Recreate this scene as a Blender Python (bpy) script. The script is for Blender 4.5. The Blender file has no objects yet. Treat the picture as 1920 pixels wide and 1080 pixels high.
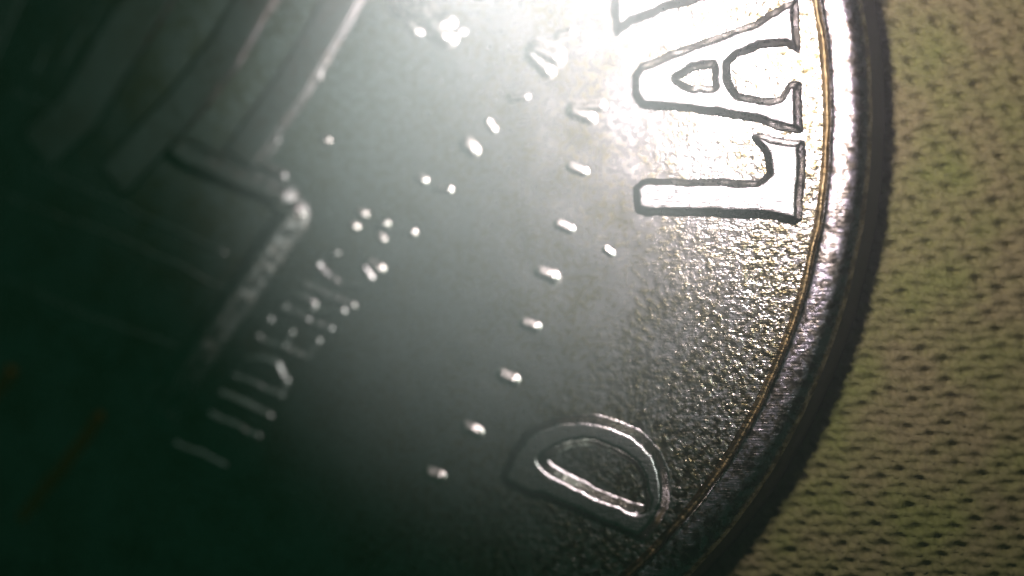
import bpy, math
import numpy as np
from mathutils import Vector, Matrix

# ------------------------------------------------------------------ camera
S = bpy.context.scene
COL = S.collection
TILT = math.radians(18.0)
D = 45.0                       # 1 unit is about one millimetre on the coin
CT, ST = math.cos(TILT), math.sin(TILT)
cam_d = bpy.data.cameras.new('camera')
cam = bpy.data.objects.new('camera', cam_d); COL.objects.link(cam)
CAMP = np.array([D*ST, 0.0, D*CT])
cam.location = CAMP
cam.rotation_euler = (0, TILT, 0)
cam_d.sensor_width = 36.0
cam_d.lens = 18.0*D/9.6
cam_d.clip_end = 2000
cam_d.dof.use_dof = True
S.camera = cam

def P(px, py, z=0.0):
    """photograph pixel -> point on the plane of the coin face"""
    fx, fy = (px-960)/100.0, (540-py)/100.0
    d = np.array([-ST, 0, -CT])*D + np.array([CT, 0, -ST])*fx + np.array([0, 1, 0])*fy
    t = (z-CAMP[2])/d[2]
    q = CAMP + d*t
    return (float(q[0]), float(q[1]))

fp = P(1430, 430)
cam_d.dof.focus_distance = (CAMP[0]-fp[0])*ST + CAMP[2]*CT
cam_d.dof.aperture_fstop = (cam_d.lens/1000.0)/2.9

# ------------------------------------------------------------------ world and lamps
w = bpy.data.worlds.new('World'); S.world = w; w.use_nodes = True
bg = w.node_tree.nodes['Background']
bg.inputs[0].default_value = (0.14, 0.62, 0.34, 1); bg.inputs[1].default_value = 0.034

def lamp(name, target_px, dist, size, power, color, off=(0, 0), spread=math.radians(180)):
    """area lamp above the coin whose mirror reflection is seen at target_px"""
    sx, sy = P(*target_px)
    v = np.array([sx, sy, 0]) - CAMP; v /= np.linalg.norm(v)
    r = np.array([v[0], v[1], -v[2]])
    pos = np.array([sx, sy, 0]) + r*dist + np.array([off[0], off[1], 0])
    L = bpy.data.lights.new(name, 'AREA'); L.shape = 'DISK'; L.size = size
    L.energy = power; L.color = color; L.spread = spread
    o = bpy.data.objects.new(name, L); COL.objects.link(o); o.location = pos
    dr = Vector((sx, sy, 0)) - Vector(pos)
    o.rotation_euler = dr.to_track_quat('-Z', 'Y').to_euler()
    return o
lamp('lamp', (1500, 70), 12.5, 3.2, 1200, (1.0, 0.82, 0.89), spread=math.radians(105))
lamp('lamp', (600, 100), 13, 6.0, 30, (0.80, 1.0, 0.93))

def spot(name, src, tgt_px, power, cone, color, radius=0.4):
    L = bpy.data.lights.new(name, 'SPOT'); L.energy = power; L.color = color
    L.spot_size = math.radians(cone); L.spot_blend = 1.0; L.shadow_soft_size = radius
    o = bpy.data.objects.new(name, L); COL.objects.link(o); o.location = src
    tx, ty = P(*tgt_px)
    o.rotation_euler = (Vector((tx, ty, 0))-Vector(src)).to_track_quat('-Z', 'Y').to_euler()
    return o
sx_, sy_ = P(1010, -1300, 35.0)
spot('lamp', (sx_, sy_, 35.0), (950, 460), 21000, 20, (0.92, 1.0, 0.97))  # added spot near the lens, only there to make the haze glow

S.view_settings.view_transform = 'Standard'
S.view_settings.look = 'None'
S.view_settings.exposure = 0
S.view_settings.gamma = 1

# ------------------------------------------------------------------ numpy helpers
rng = np.random.default_rng(7)
_lat = rng.random((256, 256))
def vnoise(x, y):
    xi = np.floor(x).astype(int); yi = np.floor(y).astype(int)
    fx = x-xi; fy = y-yi
    fx = fx*fx*(3-2*fx); fy = fy*fy*(3-2*fy)
    g = lambda a, b: _lat[a % 256, b % 256]
    return (g(xi, yi)*(1-fx)+g(xi+1, yi)*fx)*(1-fy) + (g(xi, yi+1)*(1-fx)+g(xi+1, yi+1)*fx)*fy - 0.5
def fbm(x, y, o=3):
    s = 0; a = 1.0
    for k in range(o):
        s = s + a*vnoise(x*2**k+17.3*k, y*2**k+5.1*k); a *= 0.5
    return s
def seg_dist(X, Y, a, b):
    vx, vy = b[0]-a[0], b[1]-a[1]
    t = np.clip(((X-a[0])*vx+(Y-a[1])*vy)/max(vx*vx+vy*vy, 1e-9), 0, 1)
    return np.hypot(X-a[0]-t*vx, Y-a[1]-t*vy)
def poly_sdf(X, Y, rings):
    d = np.full(X.shape, 1e9); ins = np.zeros(X.shape, bool)
    for r in rings:
        n = len(r)
        for i in range(n):
            a, b = r[i], r[(i+1) % n]
            d = np.minimum(d, seg_dist(X, Y, a, b))
            c = (a[1] > Y) != (b[1] > Y)
            with np.errstate(divide='ignore', invalid='ignore'):
                xx = (b[0]-a[0])*(Y-a[1])/(b[1]-a[1])+a[0]
            ins ^= c & (X < xx)
    return np.where(ins, d, -d)
def stroke_sdf(X, Y, pts, r):
    d = np.full(X.shape, 1e9)
    n = len(pts)
    for i in range(n-1):
        d = np.minimum(d, seg_dist(X, Y, pts[i], pts[i+1]))
    return r-d
def spline(pts, closed=False, k=6):
    out = []; n = len(pts)
    rng_ = range(n if closed else n-1)
    for i in rng_:
        g = (lambda j: pts[j % n]) if closed else (lambda j: pts[max(0, min(n-1, j))])
        p0, p1, p2, p3 = g(i-1), g(i), g(i+1), g(i+2)
        for s in range(k):
            t = s/k
            out.append(tuple(0.5*((2*p1[c])+(-p0[c]+p2[c])*t+(2*p0[c]-5*p1[c]+4*p2[c]-p3[c])*t*t+(-p0[c]+3*p1[c]-3*p2[c]+p3[c])*t**3) for c in (0, 1)))
    if not closed: out.append(pts[-1])
    return out

def mesh_obj(name, verts, faces, mat, parent=None, smooth=True):
    me = bpy.data.meshes.new(name)
    me.from_pydata([tuple(map(float, v)) for v in verts], [], [tuple(map(int, f)) for f in faces])
    if smooth: me.shade_smooth()
    me.materials.append(mat); me.update()
    o = bpy.data.objects.new(name, me); COL.objects.link(o)
    if parent: o.parent = parent
    return o

def relief(name, mat, parent, rings=None, stroke=None, h=0.15, bw=0.16, res=0.03, dome=0.0,
           warp=0.03, wf=3.0, base=0.0, rough=0.0, label=None, shapes=None, grow=0.0):
    """one raised piece struck out of the coin: a real height field with sloped sides"""
    allp = []
    S_ = shapes or []
    if rings: S_ = S_ + [('p', rings)]
    if stroke: S_ = S_ + [('s', stroke[0], stroke[1])]
    for s in S_:
        if s[0] == 'p':
            for r in s[1]: allp += r
            rad = 0
        else:
            allp += s[1]
    rmax = max([s[2] for s in S_ if s[0] == 's'] + [0])
    A = np.array(allp); x0, y0 = A.min(0)-rmax-0.1; x1, y1 = A.max(0)+rmax+0.1
    nx = max(6, int((x1-x0)/res)); ny = max(6, int((y1-y0)/res))
    X, Y = np.meshgrid(np.linspace(x0, x1, nx), np.linspace(y0, y1, ny))
    Xw = X + warp*2*fbm(X*wf, Y*wf); Yw = Y + warp*2*fbm(X*wf+40, Y*wf+9)
    d = np.full(X.shape, -1e9)
    for s in S_:
        d = np.maximum(d, poly_sdf(Xw, Yw, s[1]) if s[0] == 'p' else stroke_sdf(Xw, Yw, s[1], s[2]))
    d = d + grow
    t = np.clip(d/bw, 0, 1); prof = t*t*(3-2*t)
    Z = base - 0.006 + h*prof + dome*np.clip(d, 0, None)**0.5*0.5
    if rough: Z = Z + rough*fbm(X*7, Y*7)*prof
    keep = d > -1.6*res
    idx = -np.ones(X.shape, int)
    c = keep[:-1, :-1] & keep[1:, :-1] & keep[:-1, 1:] & keep[1:, 1:]
    used = np.zeros(X.shape, bool)
    used[:-1, :-1] |= c; used[1:, :-1] |= c; used[:-1, 1:] |= c; used[1:, 1:] |= c
    idx[used] = np.arange(used.sum())
    V = np.stack([X[used], Y[used], Z[used]], 1)
    jj, ii = np.nonzero(c)
    F = np.stack([idx[jj, ii], idx[jj, ii+1], idx[jj+1, ii+1], idx[jj+1, ii]], 1)
    o = mesh_obj(name, V, F, mat, parent)
    if label: o['label'] = label
    return o

rim_px = [(1522, 0), (1542, 120), (1545, 230), (1538, 330), (1512, 500), (1470, 650), (1380, 800), (1240, 1000), (1172, 1080)]
A = np.array([P(*p) for p in rim_px])
M_ = np.c_[2*A, np.ones(len(A))]; sol = np.linalg.lstsq(M_, (A**2).sum(1), rcond=None)[0]
CX, CY = float(sol[0]), float(sol[1]); RI = float(math.sqrt(sol[2]+CX*CX+CY*CY))
print('coin centre', CX, CY, 'inner rim radius', RI)


# ------------------------------------------------------------------ materials
def nodes(name):
    m = bpy.data.materials.new(name); m.use_nodes = True
    nt = m.node_tree; b = nt.nodes['Principled BSDF']
    return m, nt, b
def N(nt, t, **kw):
    n = nt.nodes.new(t)
    for k, v in kw.items():
        if k in ('operation', 'blend_type', 'data_type', 'feature', 'noise_dimensions'): setattr(n, k, v)
        else: n.inputs[k].default_value = v
    return n
def ramp(nt, src, pts):
    r = nt.nodes.new('ShaderNodeValToRGB'); e = r.color_ramp.elements
    while len(e) < len(pts): e.new(0.5)
    for i, (p, c) in enumerate(pts):
        e[i].position = p; e[i].color = (c if isinstance(c, tuple) else (c, c, c)) + (1,)
    nt.links.new(src, r.inputs[0]); return r

def metal(name, tint=(0.56, 0.56, 0.53), rough=0.34, grain=1.0, tarnish=(0.30, 0.27, 0.12), tamt=0.45, scratch=1.0, centre=0.13, dirt=0.0, body=0.32):
    m, nt, b = nodes(name); L = nt.links
    nt.nodes.remove(b); b = nt.nodes.new('ShaderNodeBsdfGlossy'); b.distribution = 'BECKMANN'
    L.new(b.outputs[0], nt.nodes['Material Output'].inputs[0])
    g = nt.nodes.new('ShaderNodeNewGeometry'); pos = g.outputs['Position']
    n1 = N(nt, 'ShaderNodeTexNoise', Scale=1.1, Detail=5.0, Roughness=0.6); L.new(pos, n1.inputs['Vector'])
    n2 = N(nt, 'ShaderNodeTexNoise', Scale=8.0, Detail=2.5, Roughness=0.5); L.new(pos, n2.inputs['Vector'])
    n3 = N(nt, 'ShaderNodeTexNoise', Scale=17.0, Detail=1.5, Roughness=0.5); L.new(pos, n3.inputs['Vector'])
    # tarnish in uneven patches
    mul = N(nt, 'ShaderNodeMath', operation='MULTIPLY'); L.new(n1.outputs[0], mul.inputs[0]); L.new(n2.outputs[0], mul.inputs[1])
    rt = ramp(nt, mul.outputs[0], [(0.20, 0.0), (0.36, tamt)])
    mx = nt.nodes.new('ShaderNodeMix'); mx.data_type = 'RGBA'
    mx.inputs[6].default_value = tint+(1,); mx.inputs[7].default_value = tarnish+(1,)
    L.new(rt.outputs[0], mx.inputs[0]); L.new(mx.outputs[2], b.inputs['Color'])
    rr = ramp(nt, n2.outputs[0], [(0.3, max(0.05, rough-0.07)), (0.7, rough+0.07)]); 
    vd = nt.nodes.new('ShaderNodeVectorMath'); vd.operation = 'DISTANCE'; L.new(pos, vd.inputs[0]); vd.inputs[1].default_value = (CX, CY, 0)
    wv = N(nt, 'ShaderNodeMath', operation='MULTIPLY_ADD'); wv.inputs[1].default_value = 3.0; L.new(n1.outputs[0], wv.inputs[0]); L.new(vd.outputs['Value'], wv.inputs[2])
    mr2 = nt.nodes.new('ShaderNodeMapRange'); L.new(wv.outputs[0], mr2.inputs[0])
    mr2.inputs[1].default_value = RI-6.5+1.5; mr2.inputs[2].default_value = RI-1.5+1.5; mr2.inputs[3].default_value = centre; mr2.inputs[4].default_value = 0.0
    ad = N(nt, 'ShaderNodeMath', operation='ADD'); L.new(rr.outputs[0], ad.inputs[0]); L.new(mr2.outputs[0], ad.inputs[1]); L.new(ad.outputs[0], b.inputs['Roughness'])
    # fine scratches : stretched noise
    mp = nt.nodes.new('ShaderNodeMapping'); mp.inputs['Rotation'].default_value = (0, 0, 0.25); mp.inputs['Scale'].default_value = (3.0, 45.0, 1.0)
    L.new(pos, mp.inputs[0])
    ns = N(nt, 'ShaderNodeTexNoise', Scale=1.0, Detail=2.0); L.new(mp.outputs[0], ns.inputs['Vector'])
    # the face is pitted near the rim and worn smooth towards the middle
    mr = nt.nodes.new('ShaderNodeMapRange'); L.new(wv.outputs[0], mr.inputs[0])
    mr.inputs[1].default_value = RI-3.6+1.5; mr.inputs[2].default_value = RI-0.6+1.5; mr.inputs[3].default_value = 0.05; mr.inputs[4].default_value = 1.0
    b1 = N(nt, 'ShaderNodeBump', Strength=1.0, Distance=0.024*grain); L.new(mr.outputs[0], b1.inputs['Strength']); L.new(n2.outputs[0], b1.inputs['Height'])
    b2 = N(nt, 'ShaderNodeBump', Strength=1.0, Distance=0.008*grain); L.new(mr.outputs[0], b2.inputs['Strength']); L.new(n3.outputs[0], b2.inputs['Height']); L.new(b1.outputs[0], b2.inputs['Normal'])
    b3 = N(nt, 'ShaderNodeBump', Strength=1.0, Distance=0.004*scratch); L.new(ns.outputs[0], b3.inputs['Height']); L.new(b2.outputs[0], b3.inputs['Normal'])
    L.new(b3.outputs[0], b.inputs['Normal'])
    # second, duller lobe of the worn metal
    g2 = nt.nodes.new('ShaderNodeBsdfGlossy'); g2.distribution = 'BECKMANN'; g2.inputs['Roughness'].default_value = 0.47
    L.new(b3.outputs[0], g2.inputs['Normal']); L.new(mx.outputs[2], g2.inputs['Color'])
    ms = nt.nodes.new('ShaderNodeMixShader'); ms.inputs[0].default_value = body
    L.new(b.outputs[0], ms.inputs[1]); L.new(g2.outputs[0], ms.inputs[2]); L.new(ms.outputs[0], nt.nodes['Material Output'].inputs[0])
    if dirt:
        # dark grime and greenish yellow flecks caught in the pits
        n4 = N(nt, 'ShaderNodeTexNoise', Scale=7.0, Detail=3.0, Roughness=0.6); L.new(pos, n4.inputs['Vector'])
        rd = ramp(nt, n4.outputs[0], [(0.40, (0.16, 0.15, 0.10)), (0.47, (0.55, 0.52, 0.36)), (0.54, (1.0, 1.0, 1.0))])
        mu = nt.nodes.new('ShaderNodeMix'); mu.data_type = 'RGBA'; mu.blend_type = 'MULTIPLY'
        fm = N(nt, 'ShaderNodeMath', operation='MULTIPLY'); fm.inputs[1].default_value = dirt; L.new(mr.outputs[0], fm.inputs[0])
        L.new(fm.outputs[0], mu.inputs[0]); L.new(mx.outputs[2], mu.inputs[6]); L.new(rd.outputs[0], mu.inputs[7]); L.new(mu.outputs[2], b.inputs['Color']); L.new(mu.outputs[2], g2.inputs['Color'])
    return m
M_field = metal('worn coin field', grain=1.0, rough=0.22, dirt=1.0, centre=0.10, body=0.22, tamt=0.75)
M_letter = metal('worn raised metal', body=0.24, grain=0.3, rough=0.29, tamt=0.25)
M_rim = metal('scuffed rim metal', tint=(0.48, 0.47, 0.50), grain=0.35, rough=0.27, tamt=0.2, scratch=1.3, dirt=0.9, body=0.2)
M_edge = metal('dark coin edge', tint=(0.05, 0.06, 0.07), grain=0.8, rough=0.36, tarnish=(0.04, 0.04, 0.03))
M_panel = metal('dull building metal', rough=0.33, grain=0.5, tamt=0.4, tarnish=(0.30, 0.20, 0.10))
M_text = metal('small lettering metal', rough=0.36, grain=0.15, tamt=0.2, centre=0.0)
M_shiny = metal('polished high spots', tint=(0.72, 0.70, 0.62), grain=0.1, rough=0.25, tamt=0.1, centre=0.0)
M_groove = metal('tarnished groove', tint=(0.22, 0.18, 0.09), grain=0.8, rough=0.45, dirt=0.4, tamt=0.6, tarnish=(0.16, 0.11, 0.04))
M_copper = metal('copper tarnish and reflection', tint=(0.9, 0.3, 0.06), grain=0.4, rough=0.45, tamt=0.3, tarnish=(0.4, 0.2, 0.05))  # tarnish tint with a faint orange reflection put into the colour

# cloth
M_cloth, nt, b = nodes('olive woven cloth'); L = nt.links
g = nt.nodes.new('ShaderNodeNewGeometry')
n1 = N(nt, 'ShaderNodeTexNoise', Scale=0.55, Detail=4.0, Roughness=0.6); L.new(g.outputs['Position'], n1.inputs['Vector'])
n2 = N(nt, 'ShaderNodeTexNoise', Scale=6.0, Detail=4.0, Roughness=0.7); L.new(g.outputs['Position'], n2.inputs['Vector'])
r1 = ramp(nt, n1.outputs[0], [(0.36, (0.16, 0.185, 0.045)), (0.64, (0.205, 0.185, 0.08))])
r2 = ramp(nt, n2.outputs[0], [(0.3, 0.72), (0.7, 1.1)])
mx = nt.nodes.new('ShaderNodeMix'); mx.data_type = 'RGBA'; mx.blend_type = 'MULTIPLY'; mx.inputs[0].default_value = 1
L.new(r1.outputs[0], mx.inputs[6]); L.new(r2.outputs[0], mx.inputs[7]); L.new(mx.outputs[2], b.inputs['Base Color'])
b.inputs['Roughness'].default_value = 0.75
b.inputs['Specular IOR Level'].default_value = 0.3
n3 = N(nt, 'ShaderNodeTexNoise', Scale=14.0, Detail=4.0); L.new(g.outputs['Position'], n3.inputs['Vector'])
bp = N(nt, 'ShaderNodeBump', Strength=0.6, Distance=0.04); L.new(n3.outputs[0], bp.inputs['Height']); L.new(bp.outputs[0], b.inputs['Normal'])

# ------------------------------------------------------------------ cloth under the coin
THICK = 0.62
def cloth_z(X, Y):
    # weave runs on a slant; dark pits sit between the thread crossings
    a = math.radians(22)
    U = X*math.cos(a)-Y*math.sin(a) + 0.14*fbm(X*1.1, Y*1.1)+0.03*fbm(X*4,Y*4); V = X*math.sin(a)+Y*math.cos(a) + 0.14*fbm(X*1.1+9, Y*1.1)+0.03*fbm(X*4+7,Y*4)
    su, sv = 0.45, 0.27
    row = np.floor(V/sv)
    Uo = U + (row % 2)*su*0.5
    fu = Uo/su-np.floor(Uo/su)-0.5; fv = V/sv-row-0.5
    dep = 0.25+1.1*(_lat[(np.floor(Uo/su).astype(int)) % 256, row.astype(int) % 256])
    pit = np.exp(-((fu*su)**2/(0.10**2)+(fv*sv)**2/(0.062**2)))*dep
    lump = np.cos(2*np.pi*fu)*np.cos(2*np.pi*fv)
    return -0.12*pit - 0.055*lump + 0.045*fbm(X*4, Y*4) + 0.12*fbm(X*0.5, Y*0.5, 2)
def grid(name, x0, x1, y0, y1, res, mat):
    nx = int((x1-x0)/res)+1; ny = int((y1-y0)/res)+1
    X, Y = np.meshgrid(np.linspace(x0, x1, nx), np.linspace(y0, y1, ny))
    Z = -THICK-0.12+cloth_z(X, Y)
    V = np.stack([X.ravel(), Y.ravel(), Z.ravel()], 1)
    i = np.arange(nx-1)[None, :]; j = np.arange(ny-1)[:, None]*nx
    a = (j+i).ravel(); F = np.stack([a, a+1, a+1+nx, a+nx], 1)
    return mesh_obj(name, V, F, mat)
# one sheet: fine where the weave shows, coarser elsewhere
def cloth_sheet():
    xs = np.concatenate([np.arange(-34, -1, 1.5), np.arange(0, 13.5, 0.045), np.arange(14, 34, 1.5)])
    ys = np.concatenate([np.arange(-34, -9, 1.5), np.arange(-8, 8, 0.045), np.arange(9, 34, 1.5)])
    X, Y = np.meshgrid(xs, ys); Z = -THICK-0.12+cloth_z(X, Y)
    nx, ny = len(xs), len(ys)
    V = np.stack([X.ravel(), Y.ravel(), Z.ravel()], 1)
    i = np.arange(nx-1)[None, :]; j = np.arange(ny-1)[:, None]*nx
    a = (j+i).ravel(); F = np.stack([a, a+1, a+1+nx, a+nx], 1)
    return mesh_obj('cloth', V, F, M_cloth)
cl = cloth_sheet(); cl['kind'] = 'structure'
cl['label'] = 'olive beige woven cloth with small dark pits under the coin'

# ------------------------------------------------------------------ added haze volume, stands in for milky glare over the coin
def haze_box(x0, x1, y0, y1, z0, z1):
    m = bpy.data.materials.new('haze'); m.use_nodes = True; nt = m.node_tree
    nt.nodes.remove(nt.nodes['Principled BSDF'])
    v = nt.nodes.new('ShaderNodeVolumePrincipled'); v.inputs['Color'].default_value = (0.90, 0.95, 0.93, 1)
    v.inputs['Density'].default_value = 0.0062; v.inputs['Anisotropy'].default_value = -0.6
    nt.links.new(v.outputs[0], nt.nodes['Material Output'].inputs['Volume'])
    V = [(x, y, z) for x in (x0, x1) for y in (y0, y1) for z in (z0, z1)]
    F = [(0, 1, 3, 2), (4, 6, 7, 5), (0, 4, 5, 1), (2, 3, 7, 6), (0, 2, 6, 4), (1, 5, 7, 3)]
    o = mesh_obj('haze', V, F, m, smooth=False); o['kind'] = 'stuff'
    o['label'] = 'added thin haze volume standing in for milky glare over the coin'
    return o
haze_box(-36, 36, -36, 36, -2.6, 46)

# ------------------------------------------------------------------ the coin
coin = bpy.data.objects.new('coin', None); COL.objects.link(coin)
coin.location = (0, 0, 0)
coin['label'] = 'worn silver grey coin with raised rim, large letters and building relief lying on cloth'
coin['category'] = 'coin'

def revolve(name, prof, mat, nseg=720, wob=0.0, close_centre=False):
    V = []; F = []
    th = np.linspace(0, 2*np.pi, nseg, endpoint=False)
    for (r, z) in prof:
        rr = r + wob*fbm(np.cos(th)*12+50, np.sin(th)*12+50, 4)
        V.append(np.stack([CX+rr*np.cos(th), CY+rr*np.sin(th), z+0.5*wob*fbm(np.cos(th)*22+90+r, np.sin(th)*22, 3)], 1))
    V = np.concatenate(V)
    n = len(prof)
    for k in range(n-1):
        a = k*nseg+np.arange(nseg); bb = k*nseg+(np.arange(nseg)+1) % nseg
        F.append(np.stack([a, a+nseg, bb+nseg, bb], 1))
    F = np.concatenate(F)
    return mesh_obj(name, V, F, mat, coin)
# field: gently uneven face
def field():
    rs = np.concatenate([np.linspace(0.02, RI-0.02, 110)]); nseg = 720
    th = np.linspace(0, 2*np.pi, nseg, endpoint=False)
    R, T = np.meshgrid(rs, th, indexing='ij'); X = CX+R*np.cos(T); Y = CY+R*np.sin(T)
    Z = 0.012*fbm(X*0.9, Y*0.9, 3)*np.clip((RI-R)/2, 0, 1)-0.0
    V = np.stack([X.ravel(), Y.ravel(), Z.ravel()], 1)
    F = []
    for k in range(len(rs)-1):
        a = k*nseg+np.arange(nseg); bb = k*nseg+(np.arange(nseg)+1) % nseg
        F.append(np.stack([a, a+nseg, bb+nseg, bb], 1))
    return mesh_obj('field', V, np.concatenate(F), M_field, coin)
field()
RW = 0.80
revolve('groove', [(RI-0.03, -0.0), (RI+0.02, -0.05), (RI+0.09, -0.06), (RI+0.14, 0.08)], M_groove, wob=0.05)
prof = [(RI+0.10, -0.02), (RI+0.14, 0.12), (RI+0.19, 0.235), (RI+0.25, 0.255), (RI+0.38, 0.258), (RI+0.55, 0.255), (RI+0.67, 0.238), (RI+RW-0.02, 0.19), (RI+RW+0.03, 0.13), (RI+RW+0.09, 0.04)]
revolve('rim', prof, M_rim, wob=0.025)
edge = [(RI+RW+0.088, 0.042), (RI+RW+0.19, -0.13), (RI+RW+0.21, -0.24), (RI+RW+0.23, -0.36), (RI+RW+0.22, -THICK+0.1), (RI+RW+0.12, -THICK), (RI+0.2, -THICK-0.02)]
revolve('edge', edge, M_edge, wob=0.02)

Q = lambda pts: [P(*p) for p in pts]
def letter(label, rings=None, shapes=None, **kw):
    kw.setdefault('h', 0.12); kw.setdefault('bw', 0.19); kw.setdefault('grow', 0.055)
    return relief('letter', M_letter, coin, rings=rings, shapes=shapes, label=label, **kw)
# A
letter('raised letter A with its feet towards the rim', rings=[
    Q([(1188, 140), (1200, 122), (1240, 108), (1330, 75), (1420, 40), (1470, 8), (1496, 2), (1497, 100), (1475, 86), (1425, 88), (1385, 104), (1368, 122), (1368, 150), (1385, 176), (1425, 186), (1462, 182), (1478, 160), (1498, 156), (1502, 246), (1485, 246), (1440, 232), (1340, 214), (1240, 203), (1200, 198), (1188, 175)]),
    Q([(1272, 148), (1300, 130), (1336, 126), (1340, 163), (1300, 163)])], warp=0.025)
# L
letter('raised letter L, stem crossing towards the rim', rings=[
    Q([(1190, 352), (1205, 338), (1300, 338), (1420, 340), (1440, 325), (1436, 292), (1412, 256), (1430, 252), (1465, 262), (1506, 266), (1508, 330), (1500, 415), (1490, 420), (1450, 408), (1330, 402), (1210, 404), (1192, 395)])], warp=0.02)
# D
D_out = spline(Q([(945, 905), (955, 862), (990, 812), (1050, 784), (1120, 782), (1190, 806), (1240, 856), (1254, 925), (1232, 985), (1200, 1012), (1170, 1000), (1060, 952), (980, 922)]), True, 5)
D_in = spline(Q([(1022, 864), (1050, 842), (1110, 832), (1165, 852), (1204, 892), (1212, 948), (1190, 950), (1110, 916), (1050, 886)]), True, 5)
letter('raised letter D near the lower edge of the coin', rings=[D_out, D_in], h=0.20, bw=0.2)
# following letter, cut by the frame
letter('raised letter cut off by the top of the frame', rings=[Q([(1150, -90), (1150, 30), (1160, 62), (1185, 42), (1240, 20), (1310, 1), (1400, -24), (1470, -40), (1480, -120)])])

# beads
LX, LY = P(1500, 100)
def auto_h(px, py, bw, k=1.0):
    """low worn dome height, its slope shaped to mirror the main lamp"""
    x, y = P(px, py)
    return k*0.045*math.hypot(x-LX, y-LY)*bw
def bead(px, py, lx=0.13, ly=0.08, ang=-20, h=0.13, mat=None, name='bead'):
    x, y = P(px, py); a = math.radians(ang)
    p0 = (x-lx*math.cos(a), y-lx*math.sin(a)); p1 = (x+lx*math.cos(a), y+lx*math.sin(a))
    return relief(name, mat or M_shiny, coin, stroke=([p0, p1], ly+0.09), h=auto_h(px, py, ly+0.14), bw=ly+0.14, res=0.02, warp=0.012, wf=5)
for (px, py, s) in [(1025, 515, 1.1), (993, 610, 1), (953, 708, 1), (885, 806, 1), (815, 890, .9), (1090, 215, 1.4), (1082, 318, 1.1), (1057, 425, 1)]:
    bead(px, py, 0.12*s, 0.07*s, h=0.15*s)

# raised decoration in the middle (worn ornament)
def blob(px, py, rx, h, ang=-25, n=3, mat=None):
    x, y = P(px, py); a = math.radians(ang); sh = []
    for k in range(n):
        ox, oy = (rng.random()-0.5)*rx, (rng.random()-0.5)*rx*0.7
        sh.append(('s', [(x+ox-rx*.5*math.cos(a), y+oy-rx*.5*math.sin(a)), (x+ox+rx*.5*math.cos(a), y+oy+rx*.5*math.sin(a))], rx*(.4+.25*rng.random())))
    return relief('ornament', mat or M_shiny, coin, shapes=sh, h=auto_h(px, py, rx*.9), bw=rx*0.9, res=0.025, warp=0.05, wf=4)
for (px, py, r, h) in [(790, 28, .6, .1), (815, 45, .4, .1), (775, 50, .3, .1), (1012, 118, .35, .1), (1100, 200, .4, .1), (795, 35, .32, .16), (850, 60, .2, .1), (1022, 100, .26, .16), (1060, 62, .12, .08), (972, 182, .16, .1), (920, 236, .10, .08), (880, 276, .14, .10), (790, 337, .12, .08), (830, 355, .12, .06),
                       (676, 400, .10, .08), (664, 424, .10, .09), (715, 446, .10, .10), (770, 436, .10, .07), (716, 422, .08, .08), (703, 500, .13, .08), (610, 262, .08, .07), (1140, 472, .09, .07)]:
    bead(px, py, r*(.3+.8*rng.random()), r*(.15+.5*rng.random()), ang=-60+80*rng.random(), name='ornament')
# small lettering beside the building
def small(label, strokes, r=0.12, h=0.075, mat=None):
    return relief('small_letter', mat or M_shiny, coin, shapes=[('s', spline(Q(s)) if len(s) > 2 else Q(s), r) for s in strokes], h=h, bw=r, res=0.022, warp=0.02, label=label)
GL = {'A': [[(0, 0), (.5, 1), (1, 0)], [(.2, .35), (.8, .35)]], 'M': [[(0, 0), (.1, 1), (.5, .2), (.9, 1), (1, 0)]],
      'E': [[(0, 0), (0, 1)], [(0, 0), (.9, 0)], [(0, .5), (.7, .5)], [(0, 1), (.9, 1)]],
      'R': [[(0, 0), (0, 1), (.7, .97), (.85, .75), (.7, .5), (0, .48)], [(.35, .48), (1, 0)]],
      'I': [[(0, 0), (0, 1)]], 'C': [[(1, .2), (.7, 0), (.3, .05), (0, .4), (0, .65), (.3, .97), (.7, 1), (1, .8)]],
      'F': [[(0, 0), (0, 1)], [(0, .5), (.7, .5)], [(0, 1), (.9, 1)]],
      'O': [[(.5, 0), (.1, .2), (0, .5), (.1, .8), (.5, 1), (.9, .8), (1, .5), (.9, .2), (.5, 0)]],
      'S': [[(0, .15), (.4, 0), (.9, .2), (.8, .45), (.2, .6), (.1, .85), (.5, 1), (1, .85)]],
      'T': [[(.5, 0), (.5, 1)], [(0, 1), (1, 1)]]}
GL['D'] = [[(0, 0), (0, 1)], [(0, 0), (.6, .08), (1, .35), (1, .7), (.6, .95), (0, 1)]]
for ch, x0, y0, x1, y1 in [('I', 506, 778, 512, 768), ('D', 524, 742, 556, 698), ('E', 572, 672, 600, 634), ('R', 618, 618, 644, 584), ('I', 664, 576, 672, 566),
                           ('C', 676, 550, 704, 508), ('I', 484, 818, 490, 808), ('I', 420, 872, 426, 862)]:
    up = (-92, -40)
    st = [[(x0+u*(x1-x0)+v*up[0], y0+u*(y1-y0)+v*up[1]) for u, v in g] for g in GL[ch]]
    pr = [[(P(*p)) for p in g] for g in st]
    relief('small_letter', M_text, coin, shapes=[('s', g, .10) for g in pr], h=.038, bw=.10, res=0.022, warp=0.03, label='small raised letter '+ch+' beside the building')

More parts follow.
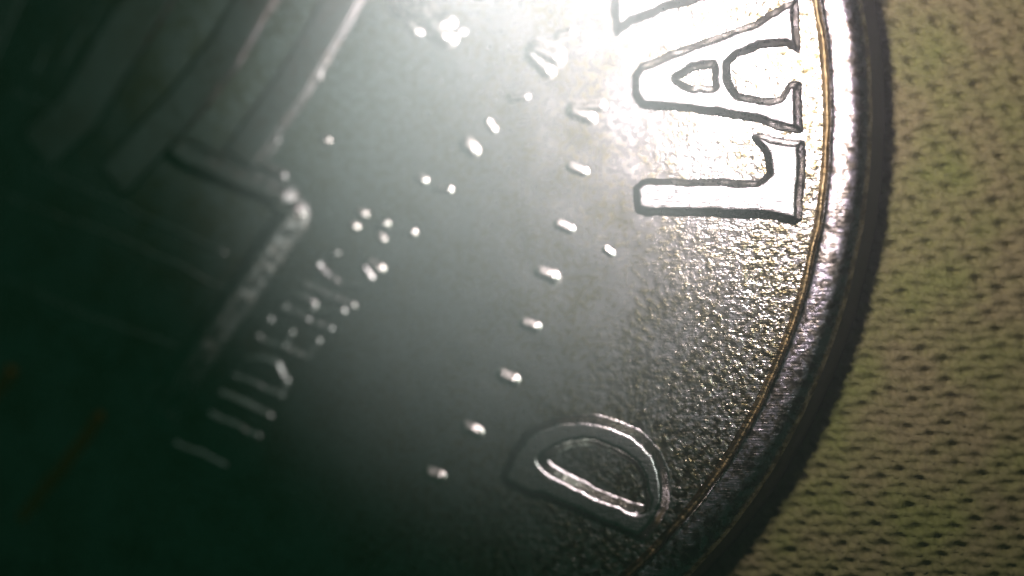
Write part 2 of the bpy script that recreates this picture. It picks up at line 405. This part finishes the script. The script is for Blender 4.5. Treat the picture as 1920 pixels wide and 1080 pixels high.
# building
build = relief('building', M_field, coin, rings=[Q([(-60, -120), (720, -120), (640, 60), (560, 230), (520, 300), (560, 392), (395, 640), (330, 740), (-120, 640)])], h=0.03, bw=0.5, res=0.08, label='building relief with columns and steps')
def bar(name, a, b_, wdt, h=0.16, bw=0.2, mat=None, **kw):
    """bar whose right hand edge runs a -> b_ ; width wdt to its left"""
    pa, pb = np.array(P(*a)), np.array(P(*b_)); d = pb-pa; d /= np.linalg.norm(d)
    n = np.array([d[1], -d[0]])
    if n[0] > 0: n = -n
    r = [tuple(pa), tuple(pb), tuple(pb+n*wdt), tuple(pa+n*wdt)]
    return relief(name, mat or M_panel, build, rings=[r], h=h*.4, bw=bw*.6, base=0.012, **kw)
def plate(pts, wdt, h=.16):
    q = [np.array(P(*p)) for p in pts]; left = []
    for k, a in enumerate(q):
        d = q[min(k+1, len(q)-1)]-q[max(k-1, 0)]; d = d/np.linalg.norm(d); n = np.array([d[1], -d[0]])
        if n[0] > 0: n = -n
        left.append(tuple(a+n*wdt))
    return relief('column', M_panel, build, rings=[[tuple(a) for a in q]+left[::-1]], h=h*.44, bw=.12, base=0.012, warp=0.012, wf=2.0, rough=0.002)
plate([(82, -60), (40, 30), (-12, 145)], 1.0, .2)
plate([(372, -60), (185, 245), (95, 330)], 1.15, .2)
plate([(560, -60), (455, 125), (380, 222), (236, 378)], .95, .15)
plate([(718, -60), (600, 150), (474, 330)], .85, .15)
def ln(name, pts, r=0.12, h=0.14, mat=None, **kw):
    return relief(name, mat or M_panel, build, stroke=(Q(pts), r), h=h*.4, bw=kw.pop('bw', r), base=0.012, **kw)
ln('step', [(60, 312), (95, 326), (225, 385), (420, 476)], .08, .13)
ln('step', [(-20, 358), (240, 452), (430, 546)], .08, .12)
ln('step', [(0, 520), (160, 590), (330, 650)], .12, .06)
ln('cornice', [(355, 262), (440, 298), (530, 330)], .11, .12)
ln('plinth', [(330, 286), (430, 332), (530, 372)], .36, .22, bw=.33)
ln('plinth', [(548, 402), (480, 500), (410, 600), (300, 770)], .40, .34, bw=.40)
relief('corner_block', M_shiny, build, stroke=(Q([(524, 386), (558, 403)]), .17), h=0.1, bw=.17, base=0.05)
for p in [((478, 42), (446, 128)), ((524, -4), (508, 24)), ((396, 168), (362, 204)), ((84, 92), (66, 134)), ((610, 110), (596, 150)), ((520, 262), (478, 322)), ((150, 60), (120, 115)), ((262, 60), (240, 100))]:
    ln('window_edge', list(p), .085, .09, M_letter)
ln('cornice', [(130, 40), (240, 90)], .1, .08)
ln('cornice', [(20, 170), (90, 200), (180, 240)], .1, .08)
ln('orange_streak', [(185, 782), (130, 860), (45, 965)], .10, .08, M_copper)  # tarnished ridge, coloured to show the orange reflection streak
ln('orange_streak', [(20, 700), (-10, 735)], .13, .12, M_copper)
